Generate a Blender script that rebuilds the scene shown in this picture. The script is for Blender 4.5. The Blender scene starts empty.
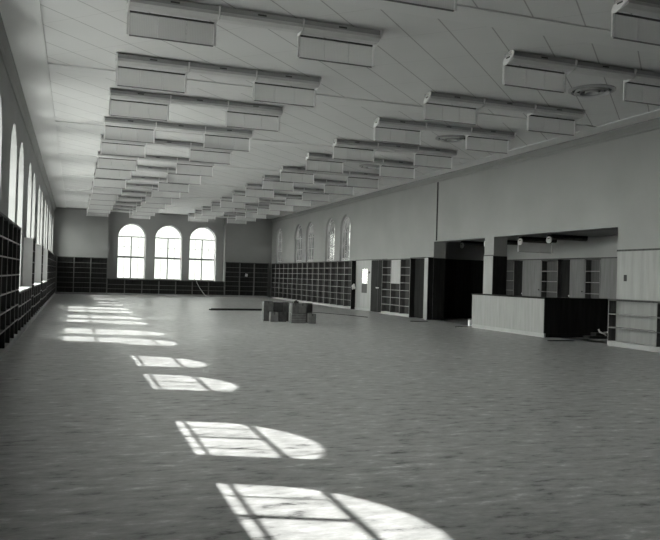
import bpy, bmesh, math, random
from mathutils import Vector, Matrix
random.seed(7)
C = bpy.context.scene.collection
PI = math.pi

# ------------------------------------------------------------------ key sizes (metres)
XL, XLW, XLG, XLO = -0.995, -1.21, -1.55, -1.84       # left shelf fronts, wall face, glazing, outer face
XR, XRW, XRO = 11.42, 11.64, 12.09                    # right shelf fronts, wall face, outer face
YE, YEW, YC, YCO = 44.16, 44.42, 44.95, 45.75          # end shelf fronts, side wall face, middle wall face
HC = 4.95                                             # ceiling
YB = -3.0                                             # wall behind the camera

# ------------------------------------------------------------------ materials
def newmat(name):
    m = bpy.data.materials.new(name); m.use_nodes = True
    nt = m.node_tree; b = nt.nodes['Principled BSDF']
    return m, nt, b
def grey(v, warm=0.0):
    return (v * (1 + warm), v, v * (1 - warm), 1)
def noisy(name, v, dv, scale, rough=0.6, stretch=(1, 1, 1), detail=4, warm=0.0, spec=0.3, bump=0.0):
    m, nt, b = newmat(name)
    tc = nt.nodes.new('ShaderNodeTexCoord'); mp = nt.nodes.new('ShaderNodeMapping')
    mp.inputs['Scale'].default_value = stretch
    n = nt.nodes.new('ShaderNodeTexNoise'); n.inputs['Scale'].default_value = scale; n.inputs['Detail'].default_value = detail
    r = nt.nodes.new('ShaderNodeValToRGB')
    r.color_ramp.elements[0].position = 0.3; r.color_ramp.elements[1].position = 0.7
    r.color_ramp.elements[0].color = grey(max(0.001, v - dv), warm); r.color_ramp.elements[1].color = grey(v + dv, warm)
    nt.links.new(tc.outputs['Object'], mp.inputs['Vector']); nt.links.new(mp.outputs[0], n.inputs['Vector'])
    nt.links.new(n.outputs['Fac'], r.inputs['Fac']); nt.links.new(r.outputs['Color'], b.inputs['Base Color'])
    b.inputs['Roughness'].default_value = rough; b.inputs['Specular IOR Level'].default_value = spec
    if bump:
        bp = nt.nodes.new('ShaderNodeBump'); bp.inputs['Strength'].default_value = bump; bp.inputs['Distance'].default_value = 0.01
        nt.links.new(n.outputs['Fac'], bp.inputs['Height']); nt.links.new(bp.outputs[0], b.inputs['Normal'])
    return m

M = {}
M['plaster'] = noisy('wall_plaster', 0.235, 0.012, 0.8, 0.8, spec=0.15)
M['plaster_dark'] = noisy('recess_plaster', 0.31, 0.012, 0.8, 0.8, spec=0.15)
M['border'] = noisy('plain_ceiling_plaster', 0.64, 0.01, 2, 0.8, spec=0.15)
M['cornice'] = noisy('cornice_plaster', 0.20, 0.01, 2, 0.7)
M['shelf_wood'] = noisy('shelf_oak', 0.06, 0.015, 3.0, 0.6, spec=0.06, stretch=(6, 6, 0.6))  # on bookcase boards, the shade inside the cases is in this colour
M['shelf_back'] = noisy('shelf_back_shaded', 0.04, 0.01, 3.0, 0.6, spec=0.06, stretch=(6, 6, 0.6))  # pale backs darkened, the shade of the bays put into the colour
M['lit_edge_wood'] = noisy('shelf_edge_lit', 0.19, 0.03, 3.0, 0.5, stretch=(6, 6, 0.6))  # same wood as lit on its front edges, light put into the colour
M['oak'] = noisy('pale_oak', 0.24, 0.025, 2.2, 0.45, stretch=(5, 5, 0.5))
M['cupboard_oak'] = noisy('cupboard_oak', 0.15, 0.02, 2.2, 0.5, spec=0.1, stretch=(5, 5, 0.5))
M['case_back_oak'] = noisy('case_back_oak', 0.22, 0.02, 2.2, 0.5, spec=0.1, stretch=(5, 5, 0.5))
M['shaded_oak'] = noisy('shaded_oak', 0.07, 0.01, 2.2, 0.5, spec=0.1, stretch=(5, 5, 0.5))  # oak backs coloured dark for the shade inside the alcove cases
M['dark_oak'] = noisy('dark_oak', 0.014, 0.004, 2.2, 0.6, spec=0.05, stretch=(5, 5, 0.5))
M['base'] = noisy('base_board', 0.30, 0.02, 3, 0.5)
M['white_paint'] = noisy('white_enamel', 0.72, 0.02, 5, 0.35)
M['window_paint'] = noisy('window_bar_paint', 0.30, 0.02, 5, 0.5)
M['rail_grey'] = noisy('panel_rail_grey', 0.14, 0.02, 4, 0.5)
M['channel'] = noisy('fixture_channel_grey', 0.30, 0.02, 4, 0.5)
M['housing'] = noisy('fixture_enamel', 0.50, 0.02, 4, 0.4)
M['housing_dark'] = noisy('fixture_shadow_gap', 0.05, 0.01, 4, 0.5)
M['carton'] = noisy('brown_carton', 0.085, 0.02, 9, 0.8)
M['carton_light'] = noisy('worn_carton', 0.12, 0.02, 9, 0.8)
M['tape'] = noisy('carton_tape', 0.05, 0.01, 9, 0.5)
M['black'] = noisy('black_iron', 0.02, 0.006, 9, 0.5)
M['paper'] = noisy('white_paper', 0.75, 0.03, 9, 0.8)
M['cloth'] = noisy('white_rag', 0.65, 0.08, 12, 0.9)
M['ground'] = noisy('outside_ground', 0.72, 0.05, 0.3, 0.9)
M['metal'] = noisy('diffuser_metal', 0.32, 0.02, 9, 0.35)
M['brass'] = noisy('worn_knob_metal', 0.45, 0.03, 20, 0.3)

def floor_mat():
    m, nt, b = newmat('marbled_linoleum')
    N = nt.nodes.new; L = nt.links.new
    tc = N('ShaderNodeTexCoord')
    def noise(scale, st, rot=0, detail=5):
        mp = N('ShaderNodeMapping'); mp.inputs['Scale'].default_value = st; mp.inputs['Rotation'].default_value = (0, 0, rot)
        n = N('ShaderNodeTexNoise'); n.inputs['Scale'].default_value = scale; n.inputs['Detail'].default_value = detail
        n.inputs['Roughness'].default_value = 0.7
        L(tc.outputs['Object'], mp.inputs[0]); L(mp.outputs[0], n.inputs['Vector']); return n
    a = noise(7, (0.6, 1.5, 1), 0.25, 8); c = noise(1.6, (0.8, 1.3, 1), 0.2, 4); d = noise(0.25, (1, 1, 1), 0, 2)
    r = N('ShaderNodeValToRGB'); e = r.color_ramp.elements
    e[0].position = 0.375; e[0].color = grey(0.03); e[1].position = 0.63; e[1].color = grey(0.72)
    k = r.color_ramp.elements.new(0.445); k.color = grey(0.29)
    k = r.color_ramp.elements.new(0.56); k.color = grey(0.43)
    m1 = N('ShaderNodeMix'); m1.data_type = 'FLOAT'; m1.inputs[0].default_value = 0.22
    L(a.outputs['Fac'], m1.inputs[2]); L(c.outputs['Fac'], m1.inputs[3])
    m2 = N('ShaderNodeMix'); m2.data_type = 'FLOAT'; m2.inputs[0].default_value = 0.10
    L(m1.outputs[0], m2.inputs[2]); L(d.outputs['Fac'], m2.inputs[3])
    L(m2.outputs[0], r.inputs['Fac']); L(r.outputs['Color'], b.inputs['Base Color'])
    mr = N('ShaderNodeMapRange'); mr.inputs['To Min'].default_value = 0.24; mr.inputs['To Max'].default_value = 0.42
    L(c.outputs['Fac'], mr.inputs['Value']); L(mr.outputs[0], b.inputs['Roughness'])
    b.inputs['Specular IOR Level'].default_value = 0.5
    bp = N('ShaderNodeBump'); bp.inputs['Strength'].default_value = 0.12; bp.inputs['Distance'].default_value = 0.004
    L(a.outputs['Fac'], bp.inputs['Height']); L(bp.outputs[0], b.inputs['Normal'])
    return m
M['floor'] = floor_mat()

def ceiling_mat():
    m, nt, b = newmat('acoustic_ceiling_tile')
    N = nt.nodes.new; L = nt.links.new
    tc = N('ShaderNodeTexCoord'); sp = N('ShaderNodeSeparateXYZ'); L(tc.outputs['Object'], sp.inputs[0])
    def math_(op, a, b_=None, c=None):
        n = N('ShaderNodeMath'); n.operation = op
        for i, v in enumerate((a, b_, c)):
            if v is None: continue
            if isinstance(v, (int, float)): n.inputs[i].default_value = v
            else: L(v, n.inputs[i])
        return n.outputs[0]
    def seam(src, pitch, off, width):
        t = math_('FRACT', math_('DIVIDE', math_('ADD', src, off), pitch))
        d = math_('ABSOLUTE', math_('SUBTRACT', t, 0.5))
        return math_('LESS_THAN', d, width)
    x, y = sp.outputs[0], sp.outputs[1]
    s1 = seam(math_('SUBTRACT', x, y), 0.855, 6.07 + 0.4275, 0.016)
    s2 = seam(math_('ADD', x, y), 0.855 * 2, 0.2, 0.005)
    n = N('ShaderNodeTexNoise'); n.inputs['Scale'].default_value = 1.2; n.inputs['Detail'].default_value = 3
    L(tc.outputs['Object'], n.inputs['Vector'])
    v = math_('ADD', 0.60, math_('MULTIPLY', n.outputs['Fac'], 0.05))
    v = math_('SUBTRACT', v, math_('MULTIPLY', s1, 0.26))
    v = math_('SUBTRACT', v, math_('MULTIPLY', s2, 0.10))
    cc = N('ShaderNodeCombineColor'); L(v, cc.inputs[0]); L(v, cc.inputs[1]); L(v, cc.inputs[2])
    L(cc.outputs[0], b.inputs['Base Color']); b.inputs['Roughness'].default_value = 0.85
    b.inputs['Specular IOR Level'].default_value = 0.15
    return m
M['ceiling'] = ceiling_mat()

def glass_mat(name, tint, mottled=False):
    m = bpy.data.materials.new(name); m.use_nodes = True; nt = m.node_tree; nt.nodes.clear()
    N = nt.nodes.new; L = nt.links.new
    out = N('ShaderNodeOutputMaterial'); tr = N('ShaderNodeBsdfTransparent'); gl = N('ShaderNodeBsdfGlossy')
    gl.inputs['Roughness'].default_value = 0.05; gl.inputs['Color'].default_value = (.8, .8, .8, 1)
    mx = N('ShaderNodeMixShader'); mx.inputs[0].default_value = 0.06
    tr.inputs['Color'].default_value = grey(tint)
    if mottled:
        tc = N('ShaderNodeTexCoord'); n = N('ShaderNodeTexNoise'); n.inputs['Scale'].default_value = 2.6; n.inputs['Detail'].default_value = 4
        r = N('ShaderNodeValToRGB'); r.color_ramp.elements[0].position = 0.38; r.color_ramp.elements[1].position = 0.64
        r.color_ramp.elements[0].color = grey(tint * 0.7); r.color_ramp.elements[1].color = grey(tint * 1.35)
        L(tc.outputs['Object'], n.inputs['Vector']); L(n.outputs['Fac'], r.inputs['Fac']); L(r.outputs['Color'], tr.inputs['Color'])
    L(tr.outputs[0], mx.inputs[1]); L(gl.outputs[0], mx.inputs[2]); L(mx.outputs[0], out.inputs[0])
    return m
M['glass'] = glass_mat('clear_window_glass', 0.97)
M['glass_grey'] = glass_mat('mottled_window_glass', 0.6, True)  # grey tint broken by a random mottle

def ribbed_mat():
    m, nt, b = newmat('ribbed_translucent_plastic')
    N = nt.nodes.new; L = nt.links.new
    tc = N('ShaderNodeTexCoord'); w = N('ShaderNodeTexWave'); w.inputs['Scale'].default_value = 14; w.inputs['Distortion'].default_value = 0.3
    w.bands_direction = 'X'
    r = N('ShaderNodeValToRGB'); r.color_ramp.elements[0].color = grey(0.78); r.color_ramp.elements[1].color = grey(0.88)
    L(tc.outputs['Object'], w.inputs['Vector']); L(w.outputs['Fac'], r.inputs['Fac']); L(r.outputs['Color'], b.inputs['Base Color'])
    b.inputs['Roughness'].default_value = 0.35
    tl = N('ShaderNodeBsdfTranslucent'); tl.inputs['Color'].default_value = grey(0.9)
    mx = N('ShaderNodeMixShader'); mx.inputs[0].default_value = 0.40
    tr = N('ShaderNodeBsdfTransparent'); tr.inputs['Color'].default_value = grey(0.93)
    m2 = N('ShaderNodeMixShader'); m2.inputs[0].default_value = 0.50
    out = nt.nodes['Material Output']
    L(b.outputs[0], mx.inputs[1]); L(tl.outputs[0], mx.inputs[2]); L(mx.outputs[0], m2.inputs[1]); L(tr.outputs[0], m2.inputs[2])
    L(m2.outputs[0], out.inputs['Surface'])
    return m
M['ribbed'] = ribbed_mat()

# ------------------------------------------------------------------ mesh helpers
def bx(bm, x0, x1, y0, y1, z0, z1):
    x0, x1 = sorted((x0, x1)); y0, y1 = sorted((y0, y1)); z0, z1 = sorted((z0, z1))
    v = [bm.verts.new(p) for p in ((x0, y0, z0), (x1, y0, z0), (x1, y1, z0), (x0, y1, z0), (x0, y0, z1), (x1, y0, z1), (x1, y1, z1), (x0, y1, z1))]
    for f in ((0, 3, 2, 1), (4, 5, 6, 7), (0, 1, 5, 4), (1, 2, 6, 5), (2, 3, 7, 6), (3, 0, 4, 7)):
        bm.faces.new([v[i] for i in f])
def rotbox(bm, c, size, ang=0.0, axis='Z'):
    ret = bmesh.ops.create_cube(bm, size=1.0)
    mt = Matrix.Translation(c) @ Matrix.Rotation(ang, 4, axis) @ Matrix.Diagonal((*size, 1))
    bmesh.ops.transform(bm, matrix=mt, verts=ret['verts'])
def prism(bm, pts, a0, a1, f):
    """closed outline pts (u,v) extruded from a0 to a1; f(u,v,a) -> xyz"""
    A = [bm.verts.new(f(u, v, a0)) for u, v in pts]; B = [bm.verts.new(f(u, v, a1)) for u, v in pts]
    n = len(pts)
    for i in range(n):
        bm.faces.new((A[i], A[(i + 1) % n], B[(i + 1) % n], B[i]))
    bm.faces.new(A); bm.faces.new(B[::-1])
def ring(bm, pts_in, pts_out, a0, a1, f):
    """strip between two open outlines, extruded"""
    n = len(pts_in)
    V = [[bm.verts.new(f(u, v, a)) for u, v in P] for P in (pts_in, pts_out) for a in (a0, a1)]
    for i in range(n - 1):
        for p, q in ((0, 1), (1, 3), (3, 2), (2, 0)):
            bm.faces.new((V[p][i], V[p][i + 1], V[q][i + 1], V[q][i]))
    for i in (0, n - 1):
        bm.faces.new((V[0][i], V[1][i], V[3][i], V[2][i]))
def tube(bm, pts, r, seg=8):
    pts = [Vector(p) for p in pts]; rings = []
    for i, p in enumerate(pts):
        d = (pts[min(i + 1, len(pts) - 1)] - pts[max(i - 1, 0)]).normalized()
        up = Vector((0, 0, 1)) if abs(d.z) < 0.9 else Vector((1, 0, 0))
        s = d.cross(up).normalized(); t = s.cross(d)
        rings.append([bm.verts.new(p + r * (math.cos(a) * s + math.sin(a) * t)) for a in [2 * PI * k / seg for k in range(seg)]])
    for a, b in zip(rings, rings[1:]):
        for k in range(seg): bm.faces.new((a[k], a[(k + 1) % seg], b[(k + 1) % seg], b[k]))
    bm.faces.new(rings[0][::-1]); bm.faces.new(rings[-1])
def lathe(bm, prof, seg=32, c=(0, 0, 0), closed=False):
    rs = [[bm.verts.new((c[0] + r * math.cos(2 * PI * k / seg), c[1] + r * math.sin(2 * PI * k / seg), c[2] + z)) for k in range(seg)] for r, z in prof]
    for a, b in zip(rs, rs[1:]):
        for k in range(seg): bm.faces.new((a[k], a[(k + 1) % seg], b[(k + 1) % seg], b[k]))
    if closed:
        for k in range(seg): bm.faces.new((rs[-1][k], rs[-1][(k + 1) % seg], rs[0][(k + 1) % seg], rs[0][k]))
    else:
        bm.faces.new(rs[0]); bm.faces.new(rs[-1][::-1])
def obj(name, bm, m, parent=None, loc=None):
    bmesh.ops.recalc_face_normals(bm, faces=bm.faces)
    me = bpy.data.meshes.new(name); bm.to_mesh(me); bm.free(); me.materials.append(M[m])
    o = bpy.data.objects.new(name, me); C.objects.link(o)
    if parent: o.parent = parent
    if loc: o.location = loc
    return o
def B(): return bmesh.new()
def box_obj(name, m, parent, *b):
    bm = B(); bx(bm, *b); return obj(name, bm, m, parent)
def tag(o, label, cat, group=None):
    o['label'] = label; o['category'] = cat
    if group: o['group'] = group
    return o
def thing(name, label, cat, loc=(0, 0, 0), rotz=0, group=None):
    o = bpy.data.objects.new(name, None); C.objects.link(o); o.empty_display_size = 0.2
    o.location = loc; o.rotation_euler = (0, 0, rotz)
    return tag(o, label, cat, group)
def edged(name, parent, x0, x1, y0, y1, z0, z1, body='shelf_wood', edge='lit_edge_wood'):
    """a board whose front 6 mm is painted paler as if lit, its body as if shaded"""
    bm = B(); bx(bm, x0, x1, y0, y1, z0, z1)
    bmesh.ops.bisect_plane(bm, geom=bm.verts[:] + bm.edges[:] + bm.faces[:], plane_co=(0, y0 + 0.006, 0), plane_no=(0, 1, 0))
    for f in bm.faces:
        f.material_index = 1 if f.calc_center_median().y < y0 + 0.005 else 0
    o = obj(name, bm, body, parent); o.data.materials.append(M[edge]); return o
def struct(o, label=None, cat=None):
    o['kind'] = 'structure'
    if label: o['label'] = label
    if cat: o['category'] = cat
    return o
def copy_tree(o, parent=None):
    c = o.copy(); C.objects.link(c)
    if parent: c.parent = parent
    for ch in [k for k in bpy.data.objects if k.parent == o]:
        copy_tree(ch, c)
    return c
ORD = ['first', 'second', 'third', 'fourth', 'fifth', 'sixth', 'seventh', 'eighth', 'ninth', 'tenth', 'eleventh', 'twelfth', 'thirteenth', 'fourteenth', 'fifteenth', 'sixteenth', 'seventeenth', 'eighteenth', 'nineteenth', 'twentieth']

# ------------------------------------------------------------------ walls with openings
def arch_pts(uc, w, top, n=20):
    r = w / 2; zs = top - r
    return [(uc + r * math.cos(PI * k / n), zs + r * math.sin(PI * k / n)) for k in range(n + 1)]   # from right to left
def wall(name, f, u0, u1, z0, z1, ops, d0, d1, m='plaster', label=None):
    """f(u,z,d) -> xyz; ops = list of (centre, width, sill, top, arched)"""
    bm = B()
    def quad(pts, d):
        vs = [bm.verts.new(f(u, z, d)) for u, z in pts]; bm.faces.new(vs)
    def both(pts): quad(pts, d0); quad(pts, d1)
    def reveal(a, b):
        vs = [bm.verts.new(f(*a, d0)), bm.verts.new(f(*b, d0)), bm.verts.new(f(*b, d1)), bm.verts.new(f(*a, d1))]; bm.faces.new(vs)
    u = u0
    for uc, w, s, t, arched in sorted(ops):
        a, b = uc - w / 2, uc + w / 2
        both([(u, z0), (a, z0), (a, z1), (u, z1)])
        if s > z0: both([(a, z0), (b, z0), (b, s), (a, s)]); reveal((a, s), (b, s))
        zs = t - w / 2 if arched else t
        reveal((a, s), (a, zs)); reveal((b, s), (b, zs))
        if arched:
            P = arch_pts(uc, w, t)
            for p, q in zip(P, P[1:]):
                both([p, q, (q[0], z1), (p[0], z1)]); reveal(p, q)
        else:
            both([(a, t), (b, t), (b, z1), (a, z1)]); reveal((a, t), (b, t))
        u = b
    both([(u, z0), (u1, z0), (u1, z1), (u, z1)])
    for p, q in (((u0, z0), (u1, z0)), ((u0, z1), (u1, z1)), ((u0, z0), (u0, z1)), ((u1, z0), (u1, z1))): reveal(p, q)
    bmesh.ops.remove_doubles(bm, verts=bm.verts, dist=1e-5)
    return struct(obj(name, bm, m), label, 'wall' if label else None)

fX = lambda u, z, d: (d, u, z)      # wall in the YZ plane, d = x
fY = lambda u, z, d: (u, d, z)      # wall in the XZ plane, d = y

# left windows: pairs of arches
WL = 1.55
left_w = [(5.03, 2.13), (7.11, 2.13), (10.31, 2.13), (12.50, 2.13), (15.75, 0.92), (17.95, 0.92), (21.3, 0.92), (23.45, 0.92),
          (26.75, 0.92), (28.9, 0.92), (32.1, 2.13), (34.25, 2.13), (37.5, 2.13), (39.65, 2.13), (43.0, 2.13)]
left_w = [(a, b) for a, b in left_w]
wall('wall_left', fX, YB, YCO + 0.3, 0, HC + 0.3, [(u, WL, s, 4.22, True) for u, s in left_w], XLW, XLO,
     label='left plaster wall pierced by a row of tall round-headed windows')
right_w = [(31.3, 1.35), (33.4, 1.35), (36.6, 1.35), (38.7, 1.35), (42.7, 1.35)]
ops = [(u, w, 2.13, 4.27, True) for u, w in right_w]
ops += [(16.1, 5.2, 0, 2.69, False), (20.85, 3.3, 0, 2.69, False)]          # bays of the desk alcove either side of the pier
ops += [(29.30, 1.76, 0.75, 1.77, False)]                                   # lit pane by the door
wall('wall_right', fX, YB, YCO + 0.3, 0, HC + 0.3, ops, XRW, XRO, label='right plaster wall with small arched windows and a desk alcove')
# end wall: two side panels flush with the tall shelves, a deeper middle with three arches
wall('wall_end_left', fY, XLO, 1.80, 0, HC + 0.3, [], YEW, YCO, label='end wall plaster panel left of the three arched windows')
wall('wall_end_right', fY, 8.68, XRO, 0, HC + 0.3, [], YEW, YCO, label='end wall plaster panel right of the three arched windows')
end_w = [3.16, 5.32, 7.40]
WE = 1.62
wall('wall_end_middle', fY, 1.80, 8.68, 0, HC + 0.3, [(u, WE, 0.94, 4.26, True) for u in end_w], YC, YCO, m='plaster_dark',
     label='recessed end wall around the three tall arched windows')
wall('wall_behind', fY, XLO, XRO, 0, HC + 0.3, [], YB - 0.3, YB, m='shelf_back')

bm = B(); bx(bm, XLO, 14.9, YB - 0.3, YCO, -0.3, 0); struct(obj('floor', bm, 'floor'), 'mottled grey linoleum floor of the empty hall', 'floor')
bm = B(); bx(bm, XLO, XRO, YB - 0.3, YCO, HC, HC + 0.3); struct(obj('ceiling', bm, 'ceiling'), 'pale ceiling of diagonal acoustic tiles', 'ceiling')
bm = B(); bx(bm, -60, 90, -40, 140, -0.6, -0.32); struct(obj('ground', bm, 'ground'))

tn = [0]
def trim(label, m, *b):
    tn[0] += 1
    bm = B(); bx(bm, *b); return struct(obj('trim_%d' % tn[0], bm, m), label, 'trim')
# plain bands across the ceiling and along its sides
trim('plain ceiling border along the left wall', 'border', XLW, -0.55, YB, YEW, HC - 0.022, HC + 0.01)
trim('plain ceiling border along the right wall', 'border', 11.05, XRW, YB, YEW, HC - 0.022, HC + 0.01)
for k in range(-2, 6):
    yc = 13.85 + 5.2 * k
    trim('plain ceiling band, %s from the far end' % ORD[5 - k], 'border', -0.549, 11.049, yc - 0.26, yc + 0.26, HC - 0.022, HC + 0.01)
# cornices (stepped profile)
def cornice(name, pts, a0, a1, f, label):
    bm = B(); prism(bm, pts, a0, a1, f); return struct(obj(name, bm, 'cornice'), label, 'cornice')
P_ = [(0, 4.72), (0.03, 4.72), (0.05, 4.76), (0.05, 4.80), (0.12, 4.88), (0.12, 4.927), (0, 4.927)]
cornice('trim_20', [(XRW - u, z) for u, z in P_], YB, YEW, lambda u, v, a: (u, a, v), 'moulded cornice along the right wall')
cornice('trim_21', [(XLW + u, z) for u, z in P_], YB, YEW, lambda u, v, a: (u, a, v), 'moulded cornice along the left wall')
Q_ = [(0, 4.86), (0.05, 4.88), (0.07, 4.927), (0, 4.927)]
cornice('trim_22', [(YEW - u, z) for u, z in Q_], XLW + 0.12, 1.80, lambda u, v, a: (a, u, v), 'slim cornice over the left end panel')
cornice('trim_23', [(YEW - u, z) for u, z in Q_], 8.68, XRW - 0.12, lambda u, v, a: (a, u, v), 'slim cornice over the right end panel')

# ------------------------------------------------------------------ windows
wn = [0]
def window(f, uc, w, sill, top, d, glass, label, bars):
    """f(u,z,dd); frame depth 6 cm about d"""
    wn[0] += 1
    bm = B(); h = 0.03
    kw = bars.get('heavy', 1.0)
    def bar(u0, u1, z0, z1, hh=h):
        A = f(u0, z0, d - hh); Z = f(u1, z1, d + hh); bx(bm, A[0], Z[0], A[1], Z[1], A[2], Z[2])
    r = w / 2; zs = top - r
    e = 0.05
    bar(uc - r, uc - r + e, sill, zs); bar(uc + r - e, uc + r, sill, zs); bar(uc - r, uc + r, sill, sill + 0.06)
    n = 24
    po = [(uc + r * math.cos(PI * k / n), zs + r * math.sin(PI * k / n)) for k in range(n + 1)]
    pi = [(uc + (r - e) * math.cos(PI * k / n), zs + (r - e) * math.sin(PI * k / n)) for k in range(n + 1)]
    ring(bm, pi, po, d - h, d + h, f)
    for z in bars['thick']:
        if z > sill + 0.1: bar(uc - r + e, uc + r - e, z - kw * (0.032 if z < 3 else 0.017), z + kw * (0.032 if z < 3 else 0.017), 0.015)
    for z in bars['thin']:
        if z > sill + 0.1: bar(uc - r + e, uc + r - e, z - 0.009, z + 0.009, 0.012)
    bar(uc - 0.02 * kw, uc + 0.02 * kw, sill, zs, 0.018)
    for q in (-0.5, 0.5):
        bar(uc + q * r - 0.009, uc + q * r + 0.009, sill, zs, 0.012)
    # fanlight: inner arc and three spokes
    ra = r * 0.72
    ring(bm, [(uc + (ra - .009) * math.cos(PI * k / n), zs + (ra - .009) * math.sin(PI * k / n)) for k in range(n + 1)],
         [(uc + (ra + .009) * math.cos(PI * k / n), zs + (ra + .009) * math.sin(PI * k / n)) for k in range(n + 1)], d - .012, d + .012, f)
    for a in (PI / 4, PI / 2, 3 * PI / 4):
        u1_, z1_ = math.cos(a), math.sin(a); t = 0.006
        q = [(uc + ra * u1_ - t * z1_, zs + ra * z1_ + t * u1_), (uc + ra * u1_ + t * z1_, zs + ra * z1_ - t * u1_),
             (uc + (r - e) * u1_ + t * z1_, zs + (r - e) * z1_ - t * u1_), (uc + (r - e) * u1_ - t * z1_, zs + (r - e) * z1_ + t * u1_)]
        prism(bm, q, d - .012, d + .012, f)
    o = struct(obj('window_%d' % wn[0], bm, 'window_paint'), label, 'window')
    g = B()
    P = [(uc - r + .02, sill + .02), (uc + r - .02, sill + .02)] + [(uc + (r - .02) * math.cos(PI * k / n), zs + (r - .02) * math.sin(PI * k / n)) for k in range(n + 1)]
    vs = [g.verts.new(f(u, z, d)) for u, z in P]; g.faces.new(vs)
    obj('window_pane', g, glass, o)
BARS = {'thick': (2.25, 3.47), 'thin': (2.86,)}
for i, (u, s) in enumerate(left_w):
    window(fX, u, WL, s, 4.22, XLG, 'glass', '%s arched window of the left wall counted from the near end' % ORD[i], BARS)
for i, u in enumerate(end_w):
    window(fY, u, WE, 0.94, 4.26, YC + 0.3, 'glass', '%s of the three tall arched windows in the end wall' % ('left', 'middle', 'right')[i], dict(BARS, heavy=1.7))
for i, (u, w) in enumerate(right_w):
    window(fX, u, w, 2.13, 4.27, XRW + 0.13, 'glass_grey', 'narrow arched window of the right wall, %s from the near end' % ORD[i], BARS)
# sills
box_obj('trim_30', 'shelf_wood', None, 1.80, 8.68, YE + 0.27, YC, 0.90, 0.935)
struct(bpy.data.objects['trim_30'], 'deep ledge under the three end windows', 'sill')

# ------------------------------------------------------------------ bookcases (local frame: x along width from 0, front at y=0, back at y=+depth)
def make_bookcase(w, h, depth, nshelf, label, group, back='shelf_back', base=0.10, panel=None, name='bookcase', edge='lit_edge_wood'):
    t = thing(name, label, 'bookcase', group=group)
    s = 0.018; g = 0.001
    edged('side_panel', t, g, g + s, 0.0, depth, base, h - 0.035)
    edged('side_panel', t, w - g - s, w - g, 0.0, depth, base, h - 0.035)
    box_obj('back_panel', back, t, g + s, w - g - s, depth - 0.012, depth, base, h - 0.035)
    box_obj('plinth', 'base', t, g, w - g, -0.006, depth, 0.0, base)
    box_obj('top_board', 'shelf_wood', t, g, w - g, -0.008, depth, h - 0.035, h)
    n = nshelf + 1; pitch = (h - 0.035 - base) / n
    for k in range(1, n):
        z = base + k * pitch
        if panel and z > panel[0] + 0.02: continue
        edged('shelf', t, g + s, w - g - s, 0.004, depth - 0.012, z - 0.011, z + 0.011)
    if panel:
        box_obj('tack_panel', 'oak', t, g + s, w - g - s, 0.01, 0.03, panel[0], h - 0.035)
    return t
D = 0.215
def run(proto_args, places, labels, first=None):
    """places: list of (x,y,rotz)"""
    t0 = make_bookcase(*proto_args[0], **proto_args[1])
    for i, (x, y, rz) in enumerate(places):
        t = t0 if i == 0 else copy_tree(t0)
        t.location = (x, y, 0); t.rotation_euler = (0, 0, rz); t['label'] = labels[i]
    return t0
R90 = PI / 2
# on the right wall: local x -> -Y? front faces -X: rotate so local +y (depth) -> +X, local x -> -Y : rotz = -90
RW = -PI / 2
# on the left wall: front faces +X, depth -> -X, local x -> +Y : rotz = +90
LW = PI / 2
# end wall: front faces -Y, depth -> +Y, local x -> +X : rotz = 0
HS = 2.13
n = 15
ys = [29.77 + 0.914 * (k + 1) for k in range(n)]
run(((0.914, HS, D, 6, '', 'tall bookcases under the right wall windows'), {}), [(XR, y, RW) for y in ys],
    ['tall open bookcase bay on the right wall, %s from the vestibule door' % ORD[k] for k in range(n)])
# isolated three-bay section between the two doorways
yy = [24.72, 25.565, 26.41]; w3 = 0.838
t = make_bookcase(w3, HS, D, 6, 'tall open bookcase beside the dark alcove doorway, right of the pale tack panel', 'bookcases between the doorways'); t.location = (XR, yy[0], 0); t.rotation_euler = (0, 0, RW)
t2 = copy_tree(t); t2.location = (XR, yy[2], 0); t2['label'] = 'tall open bookcase beside the double door, left of the pale tack panel'
t = make_bookcase(w3, HS, D, 6, 'tall bookcase with a pale tack panel above three low shelves', 'bookcases between the doorways', panel=(1.20,)); t.location = (XR, yy[1], 0); t.rotation_euler = (0, 0, RW)
# end wall tall bookcases
run(((0.905, HS, D + 0.03, 6, '', 'tall bookcases on the end wall'), {}),
    [(-0.955 + 0.915 * k, YE, 0) for k in range(3)] + [(8.69 + 0.91 * k, YE, 0) for k in range(3)],
    ['tall dark bookcase at the left end of the end wall, in the corner', 'tall dark bookcase on the end wall, second from the left corner', 'tall dark bookcase just left of the three arched windows',
     'tall dark bookcase just right of the three arched windows', 'tall dark bookcase on the end wall with a scrap of paper in it', 'tall dark bookcase at the right end of the end wall'])
# low bookcases under the end windows (seven, 0.98 wide)
wl = (8.68 - 1.80) / 7
run(((wl - 0.001, 0.90, D + 0.03, 2, '', 'low bookcases under the end windows'), {}), [(1.80 + wl * k, YE, 0) for k in range(7)],
    ['low bookcase under the end windows, %s from the left' % ORD[k] for k in range(7)])
# left wall: tall run, then alcoves of low ones with single tall ones between, then tall again
A_low = [(15.20, 19.55), (20.70, 24.75), (25.95, 30.1)]
tall_places = []; tl = []
y = 15.20 - 0.914
k = 0
while y > 3.2:
    tall_places.append((XL, y, LW)); tl.append('tall bookcase bay of the near left wall, %s from the first window alcove' % ORD[k]); y -= 0.914; k += 1
run(((0.914, HS, D, 6, '', 'tall bookcases of the near left wall'), {}), tall_places, tl)
for (a, b), c, nm in zip([(19.55, 20.70), (24.75, 25.95)], (0, 1), ('nearest', 'second')):
    t = make_bookcase(b - a, HS, D, 6, 'single tall bookcase between left wall window alcoves, %s to the camera' % ('nearer' if c == 0 else 'farther of the two'), 'tall bookcases between the alcoves')
    t.location = (XL, a, 0); t.rotation_euler = (0, 0, LW)
    # end panel painted white to carry the window light falling across the alcove
    bm = B(); bx(bm, -0.012, 0.0, 0.0, D, 0.1, HS); obj('end_panel', bm, 'white_paint', t)
y = 30.1; places = []; ll = []; k = 0
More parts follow.
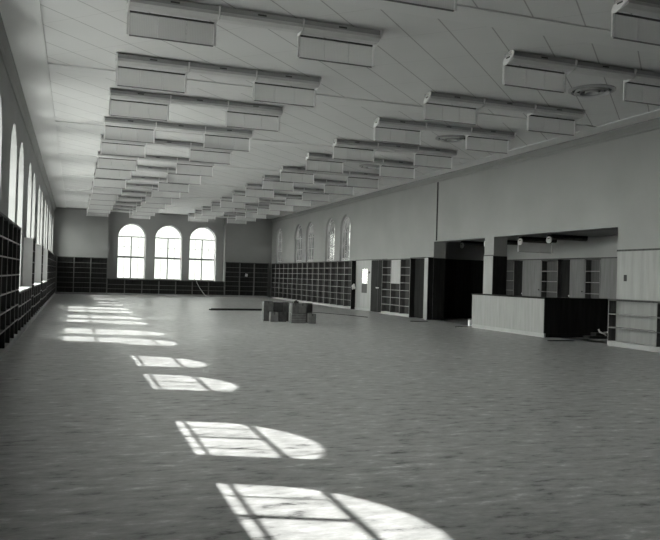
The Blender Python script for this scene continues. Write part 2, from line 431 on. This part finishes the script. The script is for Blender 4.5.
while y < YE - 0.95:
    places.append((XL, y, LW)); ll.append('tall bookcase bay of the far left wall, %s beyond the last alcove' % ORD[k]); y += 0.914; k += 1
run(((0.914, HS, D, 6, '', 'tall bookcases of the far left wall'), {}), places, ll)
bm = B(); bx(bm, XL - D, XL, 30.086, 30.099, 0.0, HS)  # whitened to carry the light of the alcove windows
tag(obj('end_panel', bm, 'white_paint'), 'end panel painted pale for window light, facing the farthest window alcove on the left', 'panel')
for ai, (a, b) in enumerate(A_low):
    m_ = 5 if ai == 0 else 4; w = (b - a - 0.02) / m_
    which = ('nearest', 'middle', 'farthest')[ai]
    run(((w, 0.90, D, 2, '', 'low bookcases in the %s window alcove' % which), {}), [(XL, a + w * k, LW) for k in range(m_)],
        ['low bookcase in the %s left window alcove, %s from its near side' % (which, ORD[k]) for k in range(m_)])
    bm = B(); bx(bm, XLW - 0.27, XL + 0.012, a, b - 0.02, 0.902, 0.925)
    tag(obj('window_ledge', bm, 'white_paint'), 'pale ledge on the low shelves of the %s left window alcove' % which, 'ledge', 'window ledges of the left alcoves')
# right foreground low bookcases, with pale backs
w = 1.45
t = make_bookcase(w, 1.05, D, 2, 'wide low bookcase at the right edge beside the desk', 'low bookcases by the desk', back='case_back_oak', base=0.11); t.location = (XR, 13.5, 0); t.rotation_euler = (0, 0, RW)
for k in range(1, 4):
    c = copy_tree(t); c.location = (XR, 13.5 - w * k, 0); c['label'] = 'wide low bookcase on the right, %s one toward the camera from the desk' % ORD[k]

# ------------------------------------------------------------------ right wall panelling, pier and alcove
def panelling(name, m, label, cat, *b):
    bm = B(); bx(bm, *b); o = obj(name, bm, m); return tag(o, label, cat)
t = thing('wainscot', 'pale oak wainscot above the low shelves at the right edge', 'wainscot', (XRW, 13.48, 0))
bm = B()
for k in range(12):
    bx(bm, -0.022, -0.001, -0.004 - 0.9 * (k + 1) + 0.003, -0.004 - 0.9 * k, 1.06, 2.13)
obj('board', bm, 'oak', t)
box_obj('cap_rail', 'shelf_wood', t, -0.035, -0.001, -10.9, 0.0, 2.13, 2.17)
bm = B(); bx(bm, -0.036, -0.0225, -0.52, -0.44, 1.46, 1.60); so = obj('switch_plate', bm, 'black', None); so.location = (XRW, 13.48 + 0.0, 0)
so.location = (XRW, 13.68, 0); tag(so, 'small black switch plate on the pale wainscot', 'switch')
# pier between the two bays of the alcove
t = thing('pier_cladding', 'wood-clad pier standing between the two alcove openings', 'pier', (XRW, 18.95, 0))
box_obj('front_board', 'oak', t, -0.022, -0.001, -0.25, 0.25, 0, 2.13)
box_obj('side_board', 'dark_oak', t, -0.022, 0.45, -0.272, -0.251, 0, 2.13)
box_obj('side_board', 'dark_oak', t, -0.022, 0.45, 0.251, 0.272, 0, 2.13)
box_obj('cap_rail', 'shelf_wood', t, -0.035, -0.001, -0.25, 0.25, 2.131, 2.16)
# pale post at the far jamb, beside the dark doorway
t = thing('door_post', 'pale wooden post between the dark doorway and the alcove', 'post', (XRW, 22.62, 0))
box_obj('post_board', 'oak', t, -0.215, -0.195, -0.12, 0.14, 0, 2.13)
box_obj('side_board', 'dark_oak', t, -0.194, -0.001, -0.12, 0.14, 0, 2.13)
box_obj('cap_rail', 'shelf_wood', t, -0.22, -0.001, -0.13, 0.15, 2.131, 2.155)
t = thing('jamb_board', 'dark panelled side of the left alcove opening beside the pale post', 'panelling', (XRW, 22.5, 0))
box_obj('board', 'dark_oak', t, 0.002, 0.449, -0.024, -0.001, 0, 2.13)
# cap over the doorways and cases
trim('thin wooden rail above the doorways on the right wall', 'shelf_wood', XRW - 0.235, XRW - 0.001, 22.78, 23.86, 2.131, 2.16)
trim('thin wooden rail above the pale door on the right wall', 'shelf_wood', XRW - 0.05, XRW - 0.001, 26.43, 29.76, 2.131, 2.16)
trim('dark strip for the shaded vertical joint in the upper right wall', 'dark_oak', XRW - 0.012, XRW - 0.0005, 22.28, 22.36, 2.72, 4.72)  # dark strip put in for the shade of a wall groove

# alcove shell
AX, AY0, AY1, AH = 14.62, 12.6, 24.0, 2.80
wall('wall_alcove_back', fX, AY0, AY1, 0, AH, [], AX, AX + 0.15, label='plaster back wall of the desk alcove')
wall('wall_alcove_far', fY, XRO, AX, 0, AH, [], AY1, AY1 + 0.15, label='plaster far wall of the desk alcove')
wall('wall_alcove_near', fY, XRO, AX, 0, AH, [], AY0 - 0.15, AY0)
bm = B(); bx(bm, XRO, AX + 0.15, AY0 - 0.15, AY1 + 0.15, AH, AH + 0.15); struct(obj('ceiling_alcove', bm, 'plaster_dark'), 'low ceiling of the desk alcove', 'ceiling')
t = thing('dark_panelling', 'dark panelling on the far wall of the desk alcove', 'panelling', (XRO, AY1, 0))
bm = B()
for k in range(4): bx(bm, 0.006 + k * 0.63, 0.626 + k * 0.63, -0.03, -0.001, 0, 2.12)
obj('board', bm, 'dark_oak', t)  # boards toned almost black
box_obj('cap_rail', 'dark_oak', t, 0.002, 2.52, -0.045, -0.001, 2.12, 2.16)

# built-ins along the alcove back wall, fronts at x = 14.40
AF = 14.40; AD = AX - AF - 0.002
al = [(22.62, 0.82, 'narrow bookcase of the alcove back wall, half hidden by the pier'), (20.23, 0.86, 'bookcase of the alcove back wall in the middle, between two pale panels'), (18.06, 0.66, 'bookcase at the right end of the alcove back wall')]
for y, w, lab in al:
    t = make_bookcase(w, HS, AD, 5, lab, 'bookcases of the alcove back wall', back='shaded_oak'); t.location = (AF, y, 0); t.rotation_euler = (0, 0, RW)
def cab(y0, y1, lab, nd):
    t = thing('tall_cupboard', lab, 'cupboard', (AF, y0, 0), group='cupboards of the alcove back wall')
    box_obj('carcass', 'cupboard_oak', t, 0.02, AD, 0.002, y1 - y0 - 0.002, 0.08, HS)
    w = (y1 - y0 - 0.01) / nd
    for k in range(nd):
        d = box_obj('door', 'cupboard_oak', t, 0.0, 0.019, 0.005 + w * k + 0.004, 0.005 + w * (k + 1) - 0.004, 0.09, HS - 0.01)
        if k == 0:
            bm = B(); lathe(bm, [(0.012, 0), (0.022, 0.02), (0.018, 0.035)], 16); bmesh.ops.rotate(bm, verts=bm.verts, cent=(0, 0, 0), matrix=Matrix.Rotation(-PI / 2, 3, 'Y'))
            bmesh.ops.translate(bm, verts=bm.verts, vec=(-0.001, 0.07, 1.15)); obj('knob', bm, 'black', d)
    box_obj('plinth', 'base', t, 0.01, AD, 0.002, y1 - y0 - 0.002, 0, 0.08)
cab(20.25, 21.30, 'pale tall cupboard behind the desk, wider one with a small knob', 3)
cab(18.09, 18.78, 'pale tall cupboard behind the desk, narrower one near the right', 1)
bm = B(); bx(bm, AF, AX - 0.002, 16.3, 17.38, 0, HS); tag(obj('pale_panel', bm, 'cupboard_oak'), 'pale wood panel at the right end of the alcove back wall', 'panel')
bm = B(); bx(bm, AF + 0.1, AX - 0.002, 16.3, 17.38, HS + .04, AH - .002); struct(obj('wall_alcove_pier', bm, 'plaster'))
bm = B(); bx(bm, AF - 0.02, AX - 0.002, 16.3, 22.62, HS + 0.003, HS + 0.035); struct(obj('trim_40', bm, 'shelf_wood'), 'wooden rail along the top of the alcove built-ins', 'trim')
def dark_fill(y0, y1, lab):
    t = thing('recess_fill', lab, 'door', (AF + 0.12, y0, 0), group='dark leaves filling recesses of the alcove back wall')
    box_obj('door_leaf', 'dark_oak', t, 0, 0.04, 0.01, y1 - y0 - 0.01, 0.01, HS - 0.01)  # dark leaf stands in for the shade of an open recess
    bm = B(); lathe(bm, [(0.01, 0), (0.028, 0.03), (0.02, 0.055)], 16); bmesh.ops.rotate(bm, verts=bm.verts, cent=(0, 0, 0), matrix=Matrix.Rotation(-PI / 2, 3, 'Y'))
    bmesh.ops.translate(bm, verts=bm.verts, vec=(-0.001, 0.09, 1.0)); obj('door_knob', bm, 'brass', t)
dark_fill(21.31, 21.79, 'narrow dark leaf filling the shaded recess left of the wide pale cupboard in the alcove')
dark_fill(18.80, 19.36, 'narrow dark leaf filling the shaded recess left of the narrow pale cupboard in the alcove')

# ------------------------------------------------------------------ doors in the right wall
dn = thing('door_1', 'pale door panel with a tall narrow pane beside the long bookcase run', 'door', (XRW, 27.98, 0)); dn['kind'] = 'structure'
bm = B()
for a, b, c, d in ((0.0, 0.43, 0, 2.13), (1.05, 1.77, 0, 2.13), (0.43, 1.05, 0, 0.75), (0.43, 1.05, 1.77, 2.13)): bx(bm, -0.03, -0.001, a, b, c, d)
obj('door_leaf', bm, 'oak', dn)
box_obj('lower_pane', 'black', dn, -0.02, -0.005, 0.43, 1.05, 0.75, 1.13)
box_obj('glazing_bar', 'oak', dn, -0.028, -0.004, 0.43, 1.05, 1.13, 1.16)
bm = B(); bx(bm, -0.016, -0.012, 0.43, 1.05, 1.16, 1.77); obj('upper_pane', bm, 'glass', dn)
box_obj('baseboard', 'base', dn, -0.042, -0.031, 0.0, 1.77, 0, 0.1)
bm = B(); lathe(bm, [(0.045, 0), (0.05, 0.02), (0.03, 0.04)], 20); bmesh.ops.rotate(bm, verts=bm.verts, cent=(0, 0, 0), matrix=Matrix.Rotation(-PI / 2, 3, 'Y'))
bmesh.ops.translate(bm, verts=bm.verts, vec=(XRW - 0.031, 28.16, 1.62)); tag(obj('thermostat', bm, 'black'), 'small round black thermostat beside the tall narrow pane', 'thermostat')
d2 = thing('door_2', 'dark double door between the pale door and the bookcases', 'door', (XRW, 26.45, 0)); d2['kind'] = 'structure'
for k in range(2):
    lf = box_obj('door_leaf', 'dark_oak', d2, -0.04, -0.001, 0.01 + 0.755 * k, 0.755 + 0.755 * k, 0.01, 2.12)
    bm = B(); lathe(bm, [(0.01, 0), (0.03, 0.03), (0.02, 0.06)], 16); bmesh.ops.rotate(bm, verts=bm.verts, cent=(0, 0, 0), matrix=Matrix.Rotation(-PI / 2, 3, 'Y'))
    bmesh.ops.translate(bm, verts=bm.verts, vec=(-0.041, 0.68 + 0.16 * k, 1.0)); obj('door_knob', bm, 'brass', lf)
box_obj('meeting_strip', 'shelf_wood', d2, -0.055, -0.041, 0.745, 0.775, 0.01, 2.12)
d3 = thing('doorway_fill', 'dark leaf filling the shaded doorway left of the pale post at the alcove', 'door', (XRW, 22.77, 0)); d3['kind'] = 'structure'
lf = box_obj('door_leaf', 'dark_oak', d3, -0.04, -0.001, 0.0, 1.08, 0.01, 2.12)  # dark leaf put where the doorway only opens into shade
bm = B()
for a, b in ((0.15, 0.95), (1.1, 1.95)): bx(bm, -0.048, -0.041, 0.15, 0.93, a, b)
obj('door_panel', bm, 'dark_oak', lf)
bm = B(); lathe(bm, [(0.01, 0), (0.03, 0.03), (0.02, 0.06)], 16); bmesh.ops.rotate(bm, verts=bm.verts, cent=(0, 0, 0), matrix=Matrix.Rotation(-PI / 2, 3, 'Y'))
bmesh.ops.translate(bm, verts=bm.verts, vec=(-0.041, 0.07, 1.25)); obj('door_knob', bm, 'black', lf)
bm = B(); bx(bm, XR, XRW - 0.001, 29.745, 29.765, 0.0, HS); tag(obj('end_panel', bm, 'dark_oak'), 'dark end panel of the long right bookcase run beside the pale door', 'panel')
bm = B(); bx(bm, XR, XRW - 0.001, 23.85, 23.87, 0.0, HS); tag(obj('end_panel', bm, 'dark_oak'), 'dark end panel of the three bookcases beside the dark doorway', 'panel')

# ------------------------------------------------------------------ charging desk
t = thing('service_desk', 'large panelled oak service desk standing in the alcove opening', 'desk', (11.2, 15.58, 0))
bm = B()
for k in range(7):
    a = 0.0 + k * 0.50; bx(bm, 0.0, 0.03, a + 0.003, a + 0.50 if k < 6 else 3.5, 0.10, 0.97)
obj('front_panel', bm, 'oak', t)
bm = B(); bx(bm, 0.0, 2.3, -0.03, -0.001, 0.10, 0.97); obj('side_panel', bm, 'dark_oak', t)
bm = B(); bx(bm, 0.0, 0.40, 3.501, 3.53, 0.10, 0.97); obj('side_panel', bm, 'oak', t)
bm = B(); bx(bm, -0.02, 0.03, -0.05, 3.55, 0.0, 0.10); obj('plinth', bm, 'base', t)
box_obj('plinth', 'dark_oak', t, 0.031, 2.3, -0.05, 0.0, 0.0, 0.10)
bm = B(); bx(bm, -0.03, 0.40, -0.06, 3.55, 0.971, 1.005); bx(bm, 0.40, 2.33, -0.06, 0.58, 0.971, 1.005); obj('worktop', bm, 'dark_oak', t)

# ------------------------------------------------------------------ fluorescent fixtures
def cap_bm(x, y0, z1=4.925):
    """oval end cap plate with a raised rim, in the YZ plane"""
    bm = B(); n = 16; w, h = 0.15, 0.078
    P = [(y0 - 0.145 + w * math.cos(2 * PI * k / n), z1 - h + h * math.sin(2 * PI * k / n) - (0.055 * math.cos(2 * PI * k / n))) for k in range(n)]
    prism(bm, P, x - 0.010, x + 0.010, lambda u, v, a: (a, u, v)); return bm
def section(t, x0, x1, panel, zt=4.925, hm='housing'):
    """one tube length: housing parts in a row's local frame (y=0 is the panel plane, camera side is -y)"""
    bm = B()
    prism(bm, [(-0.26, zt - 0.07), (-0.28, zt - 0.12), (-0.20, zt - 0.150), (-0.045, zt - 0.135), (-0.03, zt - 0.07)], x0 + 0.012, x1 - 0.012, lambda u, v, a: (a, u, v))
    obj('reflector', bm, hm, t)
    if panel:
        p = B(); L = (x1 - x0 - 0.06) / 3
        for k in range(3): bx(p, x0 + 0.03 + L * k + 0.003, x0 + 0.03 + L * (k + 1) - 0.003, -0.008, 0.008, zt - 0.455, zt - 0.165)
        po = obj('diffuser_panel', p, 'ribbed', t)
        for xa in (x0, x1 - 0.03): box_obj('panel_stile', 'white_paint', po, xa, xa + 0.03, -0.014, 0.014, zt - 0.46, zt - 0.13)
        q = B(); bx(q, x0 + 0.03, x1 - 0.03, -0.016, 0.004, zt - 0.162, zt - 0.140); obj('top_gap_strip', q, 'housing_dark', po)  # dark bar standing in for the shaded gap over the panel
        box_obj('bottom_rail', 'rail_grey', po, x0 + 0.031, x1 - 0.031, -0.010, 0.010, zt - 0.470, zt - 0.4555)
def make_row(lengths_with_panel, x0, label, group):
    t = thing('fluorescent_light_row', label, 'ceiling light', (x0, 0, 0), group=group)
    nn = len(lengths_with_panel); S = 1.17
    bm = B(); bx(bm, -0.01, nn * S + 0.01, -0.25, -0.04, 4.925 - 0.069, 4.927)
    obj('ceiling_channel', bm, 'channel', t)
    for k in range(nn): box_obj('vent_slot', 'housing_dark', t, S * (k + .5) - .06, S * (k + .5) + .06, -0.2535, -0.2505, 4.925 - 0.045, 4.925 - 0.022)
    for k, pnl in enumerate(lengths_with_panel):
        section(t, k * S, (k + 1) * S, pnl)
        for e in ((0,) if pnl or k == 0 else ()) + ((1,) if pnl else ()):
            x = (k + e) * S + (0.0 if e == 0 else 0.0)
            if k and not e and lengths_with_panel[k - 1]: continue
            c = obj('end_cap', cap_bm(x, 0.0), 'white_paint', t)
            q = B(); s = -1 if e == 0 else 1
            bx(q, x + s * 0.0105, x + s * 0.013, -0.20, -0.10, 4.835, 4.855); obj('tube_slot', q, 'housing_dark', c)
    return t
rows = [4.70, 7.46, 9.92, 12.68, 15.16, 17.94, 20.30, 23.11, 25.50, 28.26, 30.75, 33.5, 35.95, 38.7, 41.15, 43.6]
r0 = make_row((True, False, True), 0.55, '', 'left-hand rows of fluorescent fixtures')
r1 = make_row((True, False, True), 6.26, '', 'right-hand rows of fluorescent fixtures')
for i, y in enumerate(rows):
    a = r0 if i == 0 else copy_tree(r0); b = r1 if i == 0 else copy_tree(r1)
    a.location = (0.55, y, 0); b.location = (6.26, y, 0)
    if i < 8:
        a['label'] = 'left-hand row of three ceiling fixtures with ribbed panels, %s counted from the camera' % ORD[i]
        b['label'] = 'right-hand row of three ceiling fixtures with ribbed panels, %s counted from the camera' % ORD[i]
    else:
        a['label'] = 'left-hand row of ribbed ceiling fixtures, %s counted from the end wall' % ORD[15 - i]
        b['label'] = 'right-hand row of ribbed ceiling fixtures, %s counted from the end wall' % ORD[15 - i]
# alcove fixtures, one length each
def alc(y, pnl, lab):
    t = thing('alcove_light', lab, 'ceiling light', (13.0, y, 2.795 - 4.927), group='lights under the alcove ceiling')
    S = 1.25
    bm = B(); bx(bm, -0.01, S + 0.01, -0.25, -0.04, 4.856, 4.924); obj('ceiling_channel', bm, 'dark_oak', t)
    section(t, 0, S, pnl, hm='shelf_wood')  # channel and reflector coloured dark for the alcove shadow
    bm = B(); n = 20
    prism(bm, [(-0.14 + 0.12 * math.cos(2 * PI * k / n), 4.765 + 0.10 * math.sin(2 * PI * k / n)) for k in range(n)], -0.03, 0.0, lambda u, v, a: (a, u, v))
    c = obj('end_cap', bm, 'paper', t)
    bm = B(); bx(bm, -0.034, -0.0305, -0.19, -0.09, 4.79, 4.81); obj('tube_slot', bm, 'housing_dark', c)
alc(23.1, False, 'alcove ceiling light farthest left, seen through the left opening')
alc(21.5, False, 'alcove ceiling light partly hidden behind the pier')
alc(19.5, True, 'alcove ceiling light with a hanging ribbed panel')
alc(18.05, False, 'alcove ceiling light to the right of the one with the hanging panel')

# round ceiling diffusers
def vent(x, y, r, lab):
    t = thing('air_diffuser', lab, 'air vent', (x, y, HC - 0.001), group='round ceiling air diffusers')
    bm = B(); lathe(bm, [(r, 0.0), (r, -0.02), (r * .87, -0.04), (r * .84, -0.006), (r * .84, 0.0)], 40, closed=True); obj('outer_ring', bm, 'metal', t)
    for k, q in enumerate((0.66, 0.44, 0.22)):
        bm = B(); lathe(bm, [(r * q + 0.015, -0.008), (r * q + 0.035, -0.06), (r * q + 0.027, -0.063), (r * q - 0.005, -0.010)], 36, closed=True); obj('louvre_ring', bm, 'housing' if k % 2 == 0 else 'metal', t)
    bm = B(); lathe(bm, [(r * .83, -0.001), (r * .83, -0.004)], 36); obj('duct_mouth', bm, 'black', t)
vent(8.9, 11.1, 0.42, 'round ceiling air diffuser nearest the upper right corner')
vent(8.85, 16.29, 0.42, 'round ceiling air diffuser half way along the right-hand rows')
vent(8.85, 21.5, 0.42, 'round ceiling air diffuser farthest along the right-hand rows')
vent(1.48, 10.95, 0.42, 'round ceiling air diffuser peeping below the nearest left fixture')

# ------------------------------------------------------------------ cartons on the floor
def carton(x0, x1, y0, y1, z0, z1, lab, m='carton', slats=False, rot=0.0):
    x0, x1 = 5.36 + (x0 - 5.28) * 0.885, 5.36 + (x1 - 5.28) * 0.885; y1 = y0 + (y1 - y0) * 0.62
    t = thing('carton', lab, 'box', ((x0 + x1) / 2, (y0 + y1) / 2, z0), rot, 'cartons piled on the floor')
    w, d, h = (x1 - x0) / 2 - 0.003, (y1 - y0) / 2 - 0.003, z1 - z0 - 0.004
    bm = B(); bx(bm, -w, w, -d, d, 0, h); bmesh.ops.bevel(bm, geom=bm.edges[:], offset=0.006, segments=2, affect='EDGES'); obj('carton_body', bm, m, t)
    bm = B()
    bx(bm, -w, w, -0.02, 0.02, h, h + 0.0015); bx(bm, -w - .0015, -w, -0.02, 0.02, h - 0.06, h)
    bx(bm, -0.02 * 1.0, 0.02, -d - .0015, -d, h - 0.07, h - 0.0); obj('tape_strip', bm, 'tape', t)
    if slats:
        bm = B()
        for k in range(4): bx(bm, -w, w, -d - 0.006, -d - 0.0016, 0.02 + k * h / 4, h / 4 * (k + 1) - 0.015)
        obj('front_slat', bm, 'carton_light', t)
carton(5.28, 5.60, 21.2, 21.6, 0, .30, 'carton at the bottom of the left rear stack')
carton(5.28, 5.60, 21.2, 21.6, .30, .60, 'carton on top of the left rear stack, farthest left')
carton(5.64, 5.98, 21.25, 21.6, 0, .28, 'lower rear carton in the middle of the left pile')
carton(5.64, 5.98, 21.25, 21.6, .28, .57, 'upper rear carton in the middle of the left pile', 'tape')
carton(5.99, 6.20, 21.3, 21.6, 0, .28, 'slim lower rear carton at the right of the left pile', 'tape')
carton(5.99, 6.20, 21.3, 21.6, .28, .57, 'slim upper rear carton at the right of the left pile')
carton(5.42, 5.70, 20.86, 21.17, 0, .29, 'front left carton of the left pile on the floor', 'carton_light')
carton(5.73, 6.00, 20.90, 21.19, 0, .29, 'front right carton of the left pile on the floor')
carton(5.97, 6.47, 20.30, 20.72, 0, .295, 'wide slatted box at the bottom of the right pile', slats=True)
carton(5.99, 6.21, 20.32, 20.70, .295, .585, 'narrow carton on the slatted box, left one')
carton(6.22, 6.47, 20.32, 20.70, .295, .585, 'lighter carton on the slatted box, right one', 'carton_light')
carton(6.52, 6.80, 20.62, 20.95, 0, .29, 'hidden lower carton behind the small front right one')
carton(6.52, 6.80, 20.62, 20.95, .29, .575, 'upper carton at the right end of the pile')
carton(6.52, 6.78, 20.20, 20.52, 0, .29, 'small carton at the right front of the pile', 'carton_light')
bm = B(); bx(bm, -.07, .07, -.05, .05, 0, .05); bx(bm, -.03, .03, -.02, .02, .05, .075); bmesh.ops.bevel(bm, geom=bm.edges[:], offset=0.004, segments=1, affect='EDGES')
tag(obj('tool', bm, 'black', None, (6.13, 20.43, .586)), 'small black object lying on top of the right pile', 'tool')
# board lying on the floor beyond the boxes
t = thing('long_board', 'long dark board lying on the floor behind the boxes', 'board', (4.85, 27.3, 0), math.radians(5))
bm = B(); bx(bm, 0, 2.6, 0, 0.24, 0, 0.05); obj('plank', bm, 'black', t)
bm = B(); bx(bm, 0.05, 2.5, 0.03, 0.10, 0.051, 0.075); obj('batten', bm, 'dark_oak', t)
bm = B(); tube(bm, [(7.6, 27.4, .012), (8.3, 26.9, .012), (8.9, 26.2, .012), (9.4, 24.9, .012), (9.7, 23.6, .012)], 0.012, 6)
tag(obj('cable', bm, 'black'), 'thin dark cable running over the floor right of the boxes', 'cable')
# things on the end wall
bm = B(); tube(bm, [(6.96, YE + 0.05, .94), (6.94, YE - 0.03, .93), (6.98, YE - 0.05, .8), (7.15, YE - .06, .5), (7.45, YE - .1, .1), (7.55, YE - .2, .012), (7.7, YE - .3, .012)], 0.022, 6)
tag(obj('cord', bm, 'cloth'), 'pale cord hanging from the end window ledge to the floor', 'cord')
bm = B(); rotbox(bm, (0, 0, 0.1), (0.16, 0.02, 0.18), 0.2, 'Y')
tag(obj('paper_scrap', bm, 'paper', None, (10.02, YE + 0.06, 1.262)), 'white paper scrap in a tall bookcase of the end wall', 'paper')
# rag on the end panel beside the pale door
bm = B()
for dx, dz, s in ((0, 0, .07), (.03, .06, .05), (.06, -.05, .055), (-.02, -.09, .04)):
    r = bmesh.ops.create_icosphere(bm, subdivisions=2, radius=s); bmesh.ops.transform(bm, matrix=Matrix.Translation((dx, 0, dz)) @ Matrix.Diagonal((1, .25, 1.3, 1)), verts=r['verts'])
tag(obj('rag', bm, 'cloth', None, (XR + 0.07, 29.71, 1.0)), 'white rag hanging on the bookcase end beside the pale door', 'cloth')
# small things round the desk
bm = B(); bx(bm, -.07, .07, -.06, .06, 0, .02); bx(bm, -.05, .05, -.05, .05, .02, .20)
tag(obj('tin', bm, 'paper', None, (11.28, 19.32, 0)), 'small white block on the floor at the left end of the desk', 'tin')
bm = B(); tube(bm, [(10.6, 19.0, .012), (10.9, 19.25, .012), (11.1, 19.2, .015), (11.15, 19.0, .012)], .014, 6)
tag(obj('cable', bm, 'black'), 'short dark cable on the floor at the left end of the desk', 'cable')
t = thing('work_table', 'dark low cabinet in the shadow of the left alcove opening', 'cabinet', (12.75, 21.0, 0))
box_obj('cabinet_body', 'dark_oak', t, 0, 1.1, 0, .6, .06, .80)
box_obj('cabinet_top', 'dark_oak', t, -.02, 1.12, -.02, .62, .801, .83)
box_obj('plinth', 'black', t, 0.03, 1.07, 0.03, .57, 0, .06)
bm = B(); prism(bm, [(0, 0), (.26, 0), (.22, .08), (.03, .30)], 0, .02, lambda u, v, a: (u, a, v))
tag(obj('paper_wedge', bm, 'carton_light', None, (12.80, 21.1, .831)), 'pale angled sheet standing on the dark alcove cabinet', 'paper')
bm = B(); bx(bm, -.12, .12, -.02, .02, 0, .02); tag(obj('wood_offcut', bm, 'cloth', None, (12.0, 22.6, .0)), 'pale wood offcut on the floor inside the left alcove opening', 'offcut')
bm = B(); bx(bm, -.45, .28, -.12, .14, 0, .07); bx(bm, -.2, .3, -.05, .16, .07, .14)
tag(obj('dark_bundle', bm, 'black', None, (12.7, 15.25, 0)), 'dark bundle on the floor between the desk and the low bookcase', 'bundle')
bm = B(); tube(bm, [(12.52, 15.13, .24), (12.55, 15.13, .18), (12.63, 15.13, .15), (12.80, 15.13, .17), (13.0, 15.15, .21)], .022, 8)
tube(bm, [(12.60, 15.11, .16), (12.68, 15.08, .12), (12.72, 15.1, .09)], .018, 8)
tag(obj('rag', bm, 'cloth'), 'white twisted rag lying on the dark bundle beside the desk', 'cloth')
bm = B(); bx(bm, -.35, .35, -.05, .05, 0, .015); tag(obj('wood_strip', bm, 'dark_oak', None, (11.0, 14.6, 0)), 'thin dark strip on the floor in front of the low bookcase', 'strip')
bm = B(); bx(bm, -.3, .3, -.05, .05, 0, .015); tag(obj('wood_strip', bm, 'dark_oak', None, (10.7, 21.6, 0)), 'thin dark strip on the floor in front of the left alcove opening', 'strip')

# ------------------------------------------------------------------ light
W = bpy.data.worlds.new('World'); bpy.context.scene.world = W; W.use_nodes = True
bg = W.node_tree.nodes['Background']; bg.inputs['Color'].default_value = (0.955, 1, 0.925, 1)
wnt = W.node_tree; wn_ = wnt.nodes.new; wl_ = wnt.links.new          # hazy sky, brightest on the sun's side
wtc = wn_('ShaderNodeTexCoord'); wsp = wn_('ShaderNodeSeparateXYZ'); wmr = wn_('ShaderNodeMapRange')
wmr.inputs['From Min'].default_value = -1; wmr.inputs['From Max'].default_value = 0.0
wmr.inputs['To Min'].default_value = 30.0; wmr.inputs['To Max'].default_value = 1.55
wl_(wtc.outputs['Generated'], wsp.inputs[0]); wl_(wsp.outputs[0], wmr.inputs['Value']); wl_(wmr.outputs[0], bg.inputs['Strength'])
sd = bpy.data.lights.new('sun', 'SUN'); sd.energy = 12; sd.angle = math.radians(0.53); sd.color = (0.99, 1, 0.95)
so = bpy.data.objects.new('sun', sd); C.objects.link(so); so.location = (-20, 10, 20)
so.rotation_euler = Vector((0.887, -0.36, -1.0)).to_track_quat('-Z', 'Y').to_euler()

# ------------------------------------------------------------------ camera
cd = bpy.data.cameras.new('camera'); co = bpy.data.objects.new('camera', cd); C.objects.link(co)
a, b, c = (math.radians(v) for v in (19.289, 0.611, 1.632))
F = Vector((math.sin(a) * math.cos(b), math.cos(a) * math.cos(b), math.sin(b)))
r = Vector((math.cos(a), -math.sin(a), 0)); u = r.cross(F)
Rr = r * math.cos(c) + u * math.sin(c); U = -r * math.sin(c) + u * math.cos(c)
m = Matrix((Rr, U, -F)).transposed().to_4x4(); m.translation = (0, 0, 1.349)
co.matrix_world = m
cd.sensor_width = 36; cd.lens = 36 * 729.3 / 660; cd.clip_end = 300; cd.clip_start = 0.05
sc = bpy.context.scene; sc.camera = co
sc.view_settings.view_transform = 'Standard'; sc.view_settings.look = 'None'; sc.view_settings.gamma = 1
sc.view_settings.exposure = 0.0
sc.cycles.use_denoising = True
sc.cycles.max_bounces = 10; sc.cycles.diffuse_bounces = 6; sc.cycles.glossy_bounces = 3; sc.cycles.transparent_max_bounces = 12
sc.cycles.sample_clamp_indirect = 8
